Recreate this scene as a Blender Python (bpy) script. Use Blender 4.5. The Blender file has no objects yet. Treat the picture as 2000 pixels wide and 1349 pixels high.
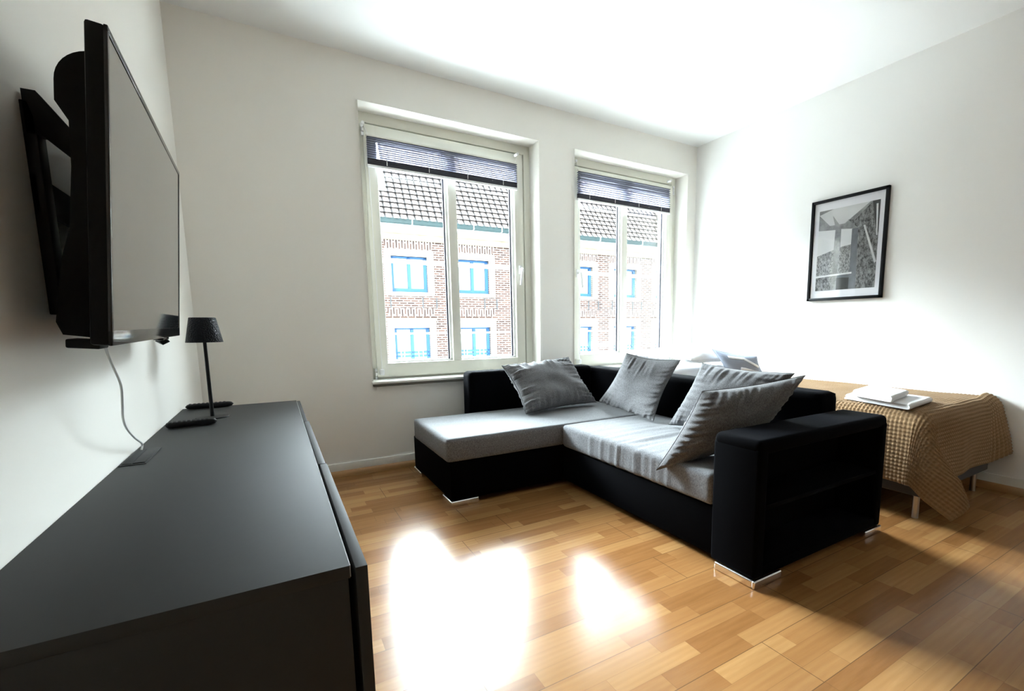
import bpy, bmesh, math, random
import numpy as np
from mathutils import Vector, Matrix, noise
random.seed(7)
SC = bpy.context.scene
COL = SC.collection
# ------------------------------------------------------------------ camera
CAM = Vector((0.38235, -3.38285, 0.98645))
FPX, PX, PY = 911.747, 1093.768, 756.460            # focal length and principal point on the 2000 x 1349 frame
def cam_axes():
    a, b, c = -0.1288, 0.0086, -0.5463
    RZ = Matrix.Rotation(c, 3, 'Z'); RX = Matrix.Rotation(a, 3, 'X'); RY = Matrix.Rotation(b, 3, 'Y')
    return RZ @ RX @ RY
RA = cam_axes()
camd = bpy.data.cameras.new('camera'); cam = bpy.data.objects.new('camera', camd); COL.objects.link(cam)
right, fwd, up = RA.col[0], RA.col[1], RA.col[2]
M = Matrix(((right.x, up.x, -fwd.x, CAM.x), (right.y, up.y, -fwd.y, CAM.y), (right.z, up.z, -fwd.z, CAM.z), (0, 0, 0, 1)))
cam.matrix_world = M
camd.sensor_fit = 'HORIZONTAL'; camd.sensor_width = 36.0
camd.lens = FPX / 2000 * 36.0
camd.shift_x = (1000 - PX) / 2000
camd.shift_y = (PY - 674.5) / 2000
camd.clip_start = 0.02; camd.clip_end = 300
SC.camera = cam
# ------------------------------------------------------------------ world, sun, exposure
SC.view_settings.view_transform = 'Standard'; SC.view_settings.look = 'None'
SC.view_settings.gamma = 1.0; SC.view_settings.use_curve_mapping = False
SC.view_settings.exposure = 2.9
SKY_LOW, SKY_HIGH, HIGH_FRACTION, GROUND_GLOW = 0.9, 25.0, .32, 16.0
w = bpy.data.worlds.new('sky'); SC.world = w; w.use_nodes = True
nt = w.node_tree; nt.nodes.clear()
wo = nt.nodes.new('ShaderNodeOutputWorld'); bg = nt.nodes.new('ShaderNodeBackground')
tc = nt.nodes.new('ShaderNodeTexCoord'); sx = nt.nodes.new('ShaderNodeSeparateXYZ'); nt.links.new(tc.outputs['Generated'], sx.inputs[0])
def wramp(src, a, b, lo, hi):
    m = nt.nodes.new('ShaderNodeMapRange'); m.interpolation_type = 'SMOOTHSTEP'
    for k, v in (('From Min', a), ('From Max', b), ('To Min', lo), ('To Max', hi)): m.inputs[k].default_value = v
    nt.links.new(src, m.inputs['Value']); return m.outputs['Result']
def wmath(op, a, b):
    m = nt.nodes.new('ShaderNodeMath'); m.operation = op
    for k, v in enumerate((a, b)):
        if isinstance(v, (int, float)): m.inputs[k].default_value = v
        else: nt.links.new(v, m.inputs[k])
    return m.outputs[0]
SZ, SY = sx.outputs[2], sx.outputs[1]
far_side = wramp(SY, .02, .30, 0, 1)                       # hazy sky beyond the houses opposite, boosted to light the room, not the facade
band = wmath('MULTIPLY', wramp(SZ, .22, .40, 0, 1), wramp(SZ, .47, .64, 1, HIGH_FRACTION))
ground_glow = wmath('MULTIPLY', wramp(SZ, -.85, -.40, 1, 0), GROUND_GLOW)      # added glow from below standing in for a sunlit street, lifts the ceiling
tot = wmath('ADD', SKY_LOW, wmath('MULTIPLY', far_side, wmath('ADD', wmath('MULTIPLY', band, SKY_HIGH), ground_glow)))
bg.inputs['Color'].default_value = (0.82, 0.92, 1.0, 1)
nt.links.new(tot, bg.inputs['Strength']); nt.links.new(bg.outputs[0], wo.inputs[0])
sd = bpy.data.lights.new('sun', 'SUN'); sd.energy = 1.2; sd.angle = math.radians(0.6); sd.color = (1.0, 0.95, 0.86)
sun = bpy.data.objects.new('sun', sd); COL.objects.link(sun)
sun.rotation_euler = Vector((0.62, 0.62, -0.62)).to_track_quat('-Z', 'Y').to_euler()
def portal(x0, x1, z0, z1, y):
    d = bpy.data.lights.new('window_portal', 'AREA'); d.shape = 'RECTANGLE'; d.size = x1 - x0; d.size_y = z1 - z0
    d.cycles.is_portal = True
    o = bpy.data.objects.new('window_portal', d); COL.objects.link(o)
    o.location = ((x0 + x1) / 2, y, (z0 + z1) / 2); o.rotation_euler = (math.radians(-90), 0, 0)
# room numbers
W, H, YB = 4.017, 2.70, -5.3
X1, X2, X3, X4, ZT, ZS = 0.943, 2.252, 2.585, 3.881, 2.424, 0.625
portal(X1 + .06, X2 - .06, .70, 2.36, .22); portal(X3 + .06, X4 - .06, .70, 2.36, .22)
# ------------------------------------------------------------------ material helpers
def lin(c):
    return tuple((v / 12.92 if v <= .04045 else ((v + .055) / 1.055) ** 2.4) for v in c)
class NB:
    def __init__(s, name):
        s.m = bpy.data.materials.new(name); s.m.use_nodes = True; s.t = s.m.node_tree; s.t.nodes.clear()
        s.out = s.n('OutputMaterial')
    def n(s, k, **kw):
        x = s.t.nodes.new('ShaderNode' + k)
        for a, b in kw.items(): setattr(x, a, b)
        return x
    def l(s, a, b): s.t.links.new(a, b)
    def math(s, op, a, b=None, c=None):
        x = s.n('Math', operation=op)
        for i, v in enumerate((a, b, c)):
            if v is None: continue
            if isinstance(v, (int, float)): x.inputs[i].default_value = v
            else: s.l(v, x.inputs[i])
        return x.outputs[0]
    def bsdf(s, **kw):
        b = s.n('BsdfPrincipled'); s.l(b.outputs[0], s.out.inputs[0]); s.b = b
        for k, v in kw.items(): b.inputs[k].default_value = v
        return b
    def mix(s, fac, a, b):
        x = s.n('Mix', data_type='RGBA')
        for i, v in ((0, fac), (6, a), (7, b)):
            if isinstance(v, (int, float)): x.inputs[i].default_value = v
            elif isinstance(v, tuple): x.inputs[i].default_value = v if len(v) == 4 else (*v, 1)
            else: s.l(v, x.inputs[i])
        return x.outputs[2]
    def noise(s, scale, detail=3, vec=None, rough=.5):
        x = s.n('TexNoise'); x.inputs['Scale'].default_value = scale; x.inputs['Detail'].default_value = detail
        x.inputs['Roughness'].default_value = rough
        if vec is not None: s.l(vec, x.inputs['Vector'])
        return x.outputs['Fac']
    def obj(s): return s.n('TexCoord').outputs['Object']
    def bump(s, h, strength=.3, dist=.002):
        x = s.n('Bump'); x.inputs['Strength'].default_value = strength; x.inputs['Distance'].default_value = dist
        s.l(h, x.inputs['Height']); s.l(x.outputs[0], s.b.inputs['Normal'])
def simple(name, col, rough=.5, var=.08, nscale=30, bump=.0, bscale=200, bdist=.001, **kw):
    m = NB(name); m.bsdf(Roughness=rough, **kw)
    v = m.obj(); f = m.noise(nscale, 4, v)
    m.l(m.mix(f, tuple(c * (1 - var) for c in col), tuple(min(1, c * (1 + var)) for c in col)), m.b.inputs['Base Color'])
    if bump: m.bump(m.noise(bscale, 3, v), bump, bdist)
    return m.m
def wall_mat(name, col):
    m = NB(name); m.bsdf(Roughness=.75); v = m.obj()
    m.l(m.mix(m.noise(1.3, 3, v), tuple(c * .97 for c in col), col), m.b.inputs['Base Color'])
    m.bump(m.noise(120, 5, v, .7), .12, .002)
    return m.m
MAT = {}
MAT['wall'] = wall_mat('painted_plaster', (.91, .885, .825))
MAT['wall_r'] = wall_mat('painted_plaster_right', (.90, .885, .85))
MAT['ceil'] = wall_mat('painted_ceiling', (.86, .86, .84))
MAT['white'] = simple('white_gloss_paint', (.80, .79, .74), .35, .02)
MAT['pvc'] = simple('white_window_plastic', (.78, .77, .68), .3, .03, 6)
MAT['pvcbright'] = simple('white_rail_plastic', (.85, .85, .85), .3, .02)
MAT['gasket'] = simple('dark_rubber_gasket', (.05, .05, .07), .6)
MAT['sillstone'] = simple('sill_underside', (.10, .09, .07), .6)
MAT['black'] = simple('black_plastic', (.003, .003, .003), .5, .1, 20, .1, 300, **{'Specular IOR Level': .12})
MAT['blackmetal'] = simple('black_powder_metal', (.004, .004, .005), .5, .1, 20, .15, 500, **{'Specular IOR Level': .2})
MAT['rubber'] = simple('remote_rubber', (.005, .005, .006), .5, **{'Specular IOR Level': .2})
MAT['rubber2'] = simple('remote_button', (.02, .02, .022), .55, **{'Specular IOR Level': .3})
MAT['cable'] = simple('white_cable', (.62, .63, .62), .4, .02)
MAT['chrome'] = simple('chrome', (.92, .92, .93), .22, .02, Metallic=1.0)
MAT['steel'] = simple('brushed_steel_leg', (.45, .42, .38), .3, .05, Metallic=1.0)
MAT['cabinet'] = simple('charcoal_laminate', (.021, .0205, .020), .60, .06, 60, .05, 400, **{'Specular IOR Level': .28})
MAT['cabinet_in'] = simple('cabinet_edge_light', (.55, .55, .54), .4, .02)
MAT['cabdark'] = simple('cabinet_shadow_gap', (.004, .004, .004), .8)
MAT['bedbase'] = simple('grey_bed_fabric', (.055, .053, .056), .9, .15, 300, .2, 600)
MAT['linen'] = simple('white_linen', (.82, .83, .85), .85, .02, 5, .25, 12, .01)
MAT['towel'] = simple('white_terry', (.80, .80, .81), .95, .03, 60, .6, 700, .002)
MAT['mattress'] = simple('mattress_white', (.7, .7, .7), .9)
MAT['frame'] = simple('black_picture_frame', (.004, .004, .005), .5, .05, **{'Specular IOR Level': .15})
MAT['mat'] = simple('white_mat_board', (.93, .92, .95), .85, .01)
def velvet():
    m = NB('black_velour'); m.bsdf(Roughness=.9); v = m.obj()
    m.l(m.mix(m.noise(9, 4, v), (.0010, .0010, .0014), (.0021, .0021, .0028)), m.b.inputs['Base Color'])
    m.b.inputs['Sheen Weight'].default_value = .006; m.b.inputs['Sheen Roughness'].default_value = .5
    m.b.inputs['Sheen Tint'].default_value = (.7, .7, 1, 1); m.b.inputs['Specular IOR Level'].default_value = .03
    m.bump(m.noise(500, 2, v), .3, .001); return m.m
MAT['velvet'] = velvet()
def melange(name, a, b, scale=260):
    m = NB(name); m.bsdf(Roughness=.92); v = m.obj()
    mp = m.n('Mapping'); mp.inputs['Scale'].default_value = (1, 1, .45); m.l(v, mp.inputs[0])
    f = m.noise(scale, 3, mp.outputs[0], .8)
    r = m.n('ValToRGB'); r.color_ramp.elements[0].position = .36; r.color_ramp.elements[1].position = .66
    r.color_ramp.elements[0].color = (*a, 1); r.color_ramp.elements[1].color = (*b, 1)
    m.l(f, r.inputs[0]); m.l(r.outputs[0], m.b.inputs['Base Color'])
    m.b.inputs['Sheen Weight'].default_value = .15; m.b.inputs['Specular IOR Level'].default_value = .2
    m.bump(f, .35, .0012); return m.m
MAT['grey'] = melange('grey_melange_fabric', (.095, .096, .102), (.25, .253, .265))
MAT['greyp'] = melange('grey_cushion_fabric', (.080, .079, .081), (.19, .188, .194))
MAT['seam'] = simple('dark_seam_thread', (.035, .034, .034), .9)
def floor_mat():
    m = NB('beech_strip_laminate'); m.bsdf(Roughness=.3); m.b.inputs['Specular IOR Level'].default_value = .20; v = m.obj()
    s = m.n('SeparateXYZ'); m.l(v, s.inputs[0]); X, Y = s.outputs[0], s.outputs[1]
    row = m.math('FLOOR', m.math('DIVIDE', Y, .0655))
    def wn(a, b=None, off=0.):
        c = m.n('CombineXYZ'); m.l(m.math('ADD', a, off), c.inputs[0])
        if b is not None: m.l(b, c.inputs[1])
        x = m.n('TexWhiteNoise', noise_dimensions='3D'); m.l(c.outputs[0], x.inputs[0]); return x.outputs['Value']
    rr = wn(row)
    ln = m.math('ADD', .30, m.math('MULTIPLY', wn(row, off=31.7), .16))
    xx = m.math('DIVIDE', m.math('ADD', X, m.math('MULTIPLY', rr, 5.0)), ln)
    colm = m.math('FLOOR', xx)
    cell = wn(row, colm, 3.3); cell2 = wn(row, colm, 57.1)
    # grain: noise stretched along the strip, shifted per strip
    cv = m.n('CombineXYZ'); m.l(m.math('ADD', m.math('MULTIPLY', X, 2.2), m.math('MULTIPLY', cell, 37.)), cv.inputs[0])
    m.l(m.math('MULTIPLY', Y, 26.), cv.inputs[1]); m.l(m.math('MULTIPLY', cell2, 20.), cv.inputs[2])
    g = m.noise(1.6, 6, cv.outputs[0], .62)
    wv = m.n('TexWave', wave_type='BANDS', bands_direction='Y'); wv.inputs['Scale'].default_value = .55
    wv.inputs['Distortion'].default_value = 5.; wv.inputs['Detail'].default_value = 2.; wv.inputs['Detail Scale'].default_value = .8
    m.l(cv.outputs[0], wv.inputs['Vector'])
    r = m.n('ValToRGB'); E = r.color_ramp.elements
    E[0].position = 0; E[0].color = (.185, .078, .022, 1); E[1].position = 1; E[1].color = (.50, .285, .115, 1)
    for p_, c_ in ((.22, (.255, .114, .036)), (.5, (.33, .16, .056)), (.78, (.40, .212, .079))):
        e = E.new(p_); e.color = (*c_, 1)
    m.l(m.math('ADD', m.math('ADD', m.math('MULTIPLY', cell, .62), .09), m.math('MULTIPLY', m.math('SUBTRACT', g, .35), .55)), r.inputs[0])
    c1 = m.mix(m.math('MULTIPLY', wv.outputs['Fac'], .16), r.outputs[0], (.22, .10, .035))
    # joints
    def edge(u, wd, fac):
        f = m.math('FRACT', u); d = m.math('MINIMUM', f, m.math('SUBTRACT', 1., f))
        return m.math('MULTIPLY', m.math('LESS_THAN', d, wd), fac)
    e1 = edge(m.math('DIVIDE', Y, .0655), .012, .25); e2 = edge(xx, .0025, .3)
    brow = m.math('FLOOR', m.math('DIVIDE', Y, .1965))
    e3 = edge(m.math('DIVIDE', Y, .1965), .006, .75)
    bx = m.math('DIVIDE', m.math('ADD', X, m.math('MULTIPLY', wn(brow, off=9.1), 4.)), 1.285); e4 = edge(bx, .0011, .75)
    ee = m.math('MAXIMUM', m.math('MAXIMUM', e1, e2), m.math('MAXIMUM', e3, e4))
    m.l(m.mix(ee, c1, (.09, .045, .02)), m.b.inputs['Base Color'])
    rg = m.math('ADD', .200, m.math('MULTIPLY', m.noise(7, 4, v), .04)); m.l(rg, m.b.inputs['Roughness'])
    m.bump(m.math('SUBTRACT', m.math('MULTIPLY', g, .25), m.math('MAXIMUM', e3, e4)), .12, .0012)
    return m.m
MAT['floor'] = floor_mat()
MAT['woodtrim'] = simple('beech_quarter_round', (.40, .212, .079), .35, .15, 12)
def glass_mat(name, tint=(1, 1, 1), refl=1.0):
    m = NB(name); t = m.n('BsdfTransparent'); t.inputs[0].default_value = (*tint, 1)
    g = m.n('BsdfGlossy'); g.inputs['Roughness'].default_value = .02
    f = m.n('Fresnel'); f.inputs[0].default_value = 1.45
    mx = m.n('MixShader'); m.l(m.math('MULTIPLY', f.outputs[0], refl), mx.inputs[0]); m.l(t.outputs[0], mx.inputs[1]); m.l(g.outputs[0], mx.inputs[2])
    m.l(mx.outputs[0], m.out.inputs[0]); return m.m
MAT['glass'] = glass_mat('window_glass', (.97, .99, .98), .8)
MAT['picglass'] = glass_mat('picture_glass', (1, 1, 1), .55)
def blind_mat():
    m = NB('pleated_blind_fabric'); v = m.obj()
    d = m.n('BsdfDiffuse'); d.inputs[0].default_value = (.17, .165, .20, 1)
    t = m.n('BsdfTranslucent'); t.inputs[0].default_value = (.30, .31, .40, 1)
    tr = m.n('BsdfTransparent'); tr.inputs[0].default_value = (.8, .82, .95, 1)
    a = m.n('MixShader'); a.inputs[0].default_value = .65; m.l(d.outputs[0], a.inputs[1]); m.l(t.outputs[0], a.inputs[2])
    b = m.n('MixShader'); b.inputs[0].default_value = .20; m.l(a.outputs[0], b.inputs[1]); m.l(tr.outputs[0], b.inputs[2])
    m.l(b.outputs[0], m.out.inputs[0]); return m.m
MAT['blind'] = blind_mat()
MAT['blindband'] = simple('blind_stack_and_shade', (.055, .055, .07), .9)
def screen_mat():
    m = NB('tv_screen'); m.bsdf(Roughness=.07); m.b.inputs['Base Color'].default_value = (.012, .012, .013, 1)
    m.b.inputs['IOR'].default_value = 1.8; m.b.inputs['Coat Weight'].default_value = .6; m.b.inputs['Coat Roughness'].default_value = .05
    m.bump(m.noise(4, 1, m.obj()), .01, .001); return m.m
MAT['screen'] = screen_mat()
MAT['bezel'] = simple('gloss_black_bezel', (.008, .008, .008), .12, .05)
def hammered():
    m = NB('hammered_black_shade'); m.bsdf(Roughness=.42); v = m.obj(); m.b.inputs['Base Color'].default_value = (.004, .005, .008, 1); m.b.inputs['Specular IOR Level'].default_value = .16
    x = m.n('TexVoronoi'); x.inputs['Scale'].default_value = 190; m.l(v, x.inputs['Vector']); m.bump(x.outputs['Distance'], .9, .0035); return m.m
MAT['shade'] = hammered()
def waffle():
    m = NB('brown_waffle_blanket'); m.bsdf(Roughness=.95); v = m.obj()
    n = m.noise(220, 4, v, .7)
    m.l(m.mix(n, (.185, .108, .052), (.36, .235, .125)), m.b.inputs['Base Color'])
    m.b.inputs['Sheen Weight'].default_value = .1; m.b.inputs['Specular IOR Level'].default_value = .15; m.bump(n, .5, .002); return m.m
MAT['waffle'] = waffle()
def brick_mat(name, a, b, mortar, bw=.23, rh=.072, ms=.013, vertical=False):
    m = NB(name); m.bsdf(Roughness=.9)
    uv = m.obj(); s = m.n('SeparateXYZ'); m.l(uv, s.inputs[0]); c = m.n('CombineXYZ')
    m.l(s.outputs[2 if vertical else 0], c.inputs[0]); m.l(s.outputs[0 if vertical else 2], c.inputs[1])
    br = m.n('TexBrick'); m.l(c.outputs[0], br.inputs['Vector']); br.inputs['Scale'].default_value = 1
    br.inputs['Brick Width'].default_value = bw; br.inputs['Row Height'].default_value = rh; br.inputs['Mortar Size'].default_value = ms
    br.inputs['Color1'].default_value = (*a, 1); br.inputs['Color2'].default_value = (*b, 1); br.inputs['Mortar'].default_value = (*mortar, 1)
    br.inputs['Bias'].default_value = 0; br.inputs['Mortar Smooth'].default_value = .1
    m.l(br.outputs['Color'], m.b.inputs['Base Color']); return m.m
MAT['brick'] = brick_mat('facade_brick', (.035, .018, .015), (.10, .055, .043), (.36, .31, .28))
MAT['arch'] = brick_mat('arch_brick', (.03, .016, .014), (.08, .045, .038), (.52, .46, .42), .40, .085, .02, True)
MAT['stone'] = simple('pale_stone', (.62, .58, .50), .8, .06, 3)
MAT['cornice'] = simple('weathered_cornice', (.30, .26, .19), .9, .5, 4)
MAT['gutter'] = simple('green_gutter', (.012, .035, .038), .5, .4, 4)
MAT['fascia'] = simple('pale_blue_fascia', (.55, .68, .70), .6, .05)
MAT['bluewood'] = simple('blue_window_paint', (.022, .105, .26), .5, .12)
MAT['shutter'] = simple('dark_frame_paint', (.05, .06, .07), .6)
MAT['curtain'] = simple('pale_window_curtain', (.52, .55, .56), .9, .04, 2)
def tile_mat():
    m = NB('clay_roof_tiles'); m.bsdf(Roughness=.85); v = m.obj()
    m.l(m.mix(m.noise(2.5, 4, v, .7), (.26, .20, .18), (.44, .36, .32)), m.b.inputs['Base Color']); return m.m
MAT['tile'] = tile_mat(); MAT['tilegap_shade'] = simple('tile_joint_shade', (.012, .011, .012), .9)
MAT['asphalt'] = simple('street_asphalt', (.50, .48, .45), .9)
# ------------------------------------------------------------------ geometry helpers
def add_box(bm, x0, x1, y0, y1, z0, z1, bev=0.0, seg=2, mi=0):
    x0, x1 = sorted((x0, x1)); y0, y1 = sorted((y0, y1)); z0, z1 = sorted((z0, z1))
    r = bmesh.ops.create_cube(bm, size=1.0)
    vs = r['verts']
    for v in vs:
        v.co = Vector((x0 + (v.co.x + .5) * (x1 - x0), y0 + (v.co.y + .5) * (y1 - y0), z0 + (v.co.z + .5) * (z1 - z0)))
    fs = set(f for v in vs for f in v.link_faces)
    for f in fs: f.material_index = mi
    if bev > 0:
        es = list(set(e for v in vs for e in v.link_edges))
        bmesh.ops.bevel(bm, geom=es, offset=bev, segments=seg, profile=.5, affect='EDGES')
def tube(bm, pts, r, n=10, cap=True):
    pts = [Vector(p) for p in pts]; rings = []
    rr = r if isinstance(r, (list, tuple)) else [r] * len(pts)
    prev = None
    for i, p in enumerate(pts):
        t = (pts[min(i + 1, len(pts) - 1)] - pts[max(i - 1, 0)]).normalized()
        if prev is None:
            a = t.orthogonal().normalized()
        else:
            a = (prev - t * prev.dot(t)).normalized()
        prev = a; b = t.cross(a)
        rings.append([bm.verts.new(p + (a * math.cos(2 * math.pi * k / n) + b * math.sin(2 * math.pi * k / n)) * rr[i]) for k in range(n)])
    for i in range(len(rings) - 1):
        for k in range(n):
            bm.faces.new((rings[i][k], rings[i][(k + 1) % n], rings[i + 1][(k + 1) % n], rings[i + 1][k]))
    if cap:
        bm.faces.new(rings[0][::-1]); bm.faces.new(rings[-1])
def lathe(bm, prof, n=40, c=(0, 0)):
    rings = []
    for r, z in prof:
        if r < 1e-6: rings.append([bm.verts.new((c[0], c[1], z))])
        else: rings.append([bm.verts.new((c[0] + r * math.cos(2 * math.pi * k / n), c[1] + r * math.sin(2 * math.pi * k / n), z)) for k in range(n)])
    for a, b in zip(rings, rings[1:]):
        for k in range(n):
            k2 = (k + 1) % n
            if len(a) == 1 and len(b) == 1: continue
            if len(a) == 1: bm.faces.new((a[0], b[k2], b[k]))
            elif len(b) == 1: bm.faces.new((a[k], a[k2], b[0]))
            else: bm.faces.new((a[k], a[k2], b[k2], b[k]))
def prism(bm, pts, vec):
    a = [bm.verts.new(p) for p in pts]; b = [bm.verts.new(Vector(p) + Vector(vec)) for p in pts]
    n = len(a); bm.faces.new(a[::-1]); bm.faces.new(b)
    for i in range(n): bm.faces.new((a[i], a[(i + 1) % n], b[(i + 1) % n], b[i]))
def grid(bm, nu, nv, fn):
    V = [[bm.verts.new(fn(i / nu, j / nv)) for j in range(nv + 1)] for i in range(nu + 1)]
    for i in range(nu):
        for j in range(nv):
            bm.faces.new((V[i][j], V[i + 1][j], V[i + 1][j + 1], V[i][j + 1]))
    return V
def obj(name, bm, mats, parent=None, smooth=True, angle=40, recalc=True):
    if recalc: bmesh.ops.recalc_face_normals(bm, faces=bm.faces[:])
    me = bpy.data.meshes.new(name); bm.to_mesh(me); bm.free()
    for m_ in (mats if isinstance(mats, list) else [mats]): me.materials.append(m_)
    if smooth:
        me.shade_smooth() if hasattr(me, 'shade_smooth') else None
        try: me.set_sharp_from_angle(angle=math.radians(angle))
        except Exception: pass
    o = bpy.data.objects.new(name, me); COL.objects.link(o)
    if parent is not None:
        o.parent = parent; o.matrix_parent_inverse = Matrix.Translation(parent.location).inverted()
    return o
def boxes(name, lst, mat, parent=None, bev=.003, seg=2):
    bm = bmesh.new()
    for b in lst: add_box(bm, *b, bev=bev, seg=seg)
    return obj(name, bm, mat, parent)
def thing(name, label, cat, loc=(0, 0, 0), group=None):
    o = bpy.data.objects.new(name, None); COL.objects.link(o); o.location = loc; o.empty_display_size = .1
    o['label'] = label; o['category'] = cat
    if group: o['group'] = group
    return o
def tag(o, label, cat, group=None):
    o['label'] = label; o['category'] = cat
    if group: o['group'] = group
    return o
def struct(o, label=None):
    o['kind'] = 'structure'
    if label: o['label'] = label
    return o
# ------------------------------------------------------------------ room shell
bm = bmesh.new(); add_box(bm, -.3, W + .3, YB - .1, .05, -.12, 0)
struct(obj('floor', bm, MAT['floor']), 'beech strip laminate floor')
bm = bmesh.new(); add_box(bm, -.3, W + .3, YB - .1, .35, H, H + .15)
struct(obj('ceiling', bm, MAT['ceil']), 'plain white ceiling')
bm = bmesh.new(); add_box(bm, -.25, 0, YB, .0, 0, H)
struct(obj('wall_left', bm, MAT['wall']), 'white wall carrying the television')
bm = bmesh.new(); add_box(bm, W, W + .25, YB, .0, 0, H)
struct(obj('wall_right', bm, MAT['wall_r']), 'white wall beside the bed')
bm = bmesh.new(); add_box(bm, -.25, W + .25, YB - .2, YB, 0, H)
struct(obj('wall_back', bm, MAT['wall']), 'white wall behind the viewer')
def window_wall():
    bm = bmesh.new(); T = .34
    xs = [-.25, X1, X2, X3, X4, W + .25]; zs = [0, ZS, ZT, H]
    V = {}
    def v(i, k, y):
        if (i, k, y) not in V: V[(i, k, y)] = bm.verts.new((xs[i], y, zs[k]))
        return V[(i, k, y)]
    for i in range(5):
        for k in range(3):
            if i in (1, 3) and k == 1: continue
            bm.faces.new((v(i, k, 0), v(i + 1, k, 0), v(i + 1, k + 1, 0), v(i, k + 1, 0)))
            bm.faces.new((v(i, k, T), v(i, k + 1, T), v(i + 1, k + 1, T), v(i + 1, k, T)))
    for i in (1, 3):
        bm.faces.new((v(i, 1, 0), v(i, 2, 0), v(i, 2, T), v(i, 1, T)))
        bm.faces.new((v(i + 1, 1, 0), v(i + 1, 1, T), v(i + 1, 2, T), v(i + 1, 2, 0)))
        bm.faces.new((v(i, 2, 0), v(i + 1, 2, 0), v(i + 1, 2, T), v(i, 2, T)))
        bm.faces.new((v(i, 1, 0), v(i, 1, T), v(i + 1, 1, T), v(i + 1, 1, 0)))
    es = []
    for e in bm.edges:
        a, b = e.verts
        if abs(a.co.y) < 1e-6 and abs(b.co.y) < 1e-6 and len(e.link_faces) == 2:
            n0, n1 = e.link_faces[0].normal, e.link_faces[1].normal
            e.link_faces[0].normal_update(); e.link_faces[1].normal_update()
            if abs(e.link_faces[0].normal.dot(e.link_faces[1].normal)) < .5 and max(a.co.z, b.co.z) > ZS + .01: es.append(e)
    bmesh.ops.bevel(bm, geom=es, offset=.022, segments=5, profile=.5, affect='EDGES')
    return obj('wall_window', bm, MAT['wall'], angle=50)
struct(window_wall(), 'white wall with two windows')
# baseboards with a wooden quarter round in front
def base(name, side):
    bm = bmesh.new()
    if side == 'w': add_box(bm, 0, W, -.015, .0, 0, .09, .004)
    elif side == 'r': add_box(bm, W - .015, W, YB, 0, 0, .09, .004)
    else: add_box(bm, 0, .015, YB, 0, 0, .09, .004)
    struct(obj(name, bm, MAT['white']), 'white painted baseboard')
base('baseboard_window', 'w'); base('baseboard_right', 'r'); base('baseboard_left', 'l')
def qround(name, side):
    bm = bmesh.new(); n = 6; R = .040
    pr = [(0, 0), (.022, 0)] + [(.022 * math.cos(a * math.pi / 2 / n), R * math.sin(a * math.pi / 2 / n)) for a in range(1, n + 1)]
    if side == 'w': prism(bm, [(0, -.015 - p, q) for p, q in pr], (W, 0, 0))
    elif side == 'r': prism(bm, [(W - .015 - p, YB, q) for p, q in pr], (0, -YB, 0))
    else: prism(bm, [(.015 + p, YB, q) for p, q in pr], (0, -YB, 0))
    struct(obj(name, bm, MAT['woodtrim']), 'wooden quarter round along the baseboard')
qround('trim_1', 'w'); qround('trim_2', 'r'); qround('trim_3', 'l')
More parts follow.
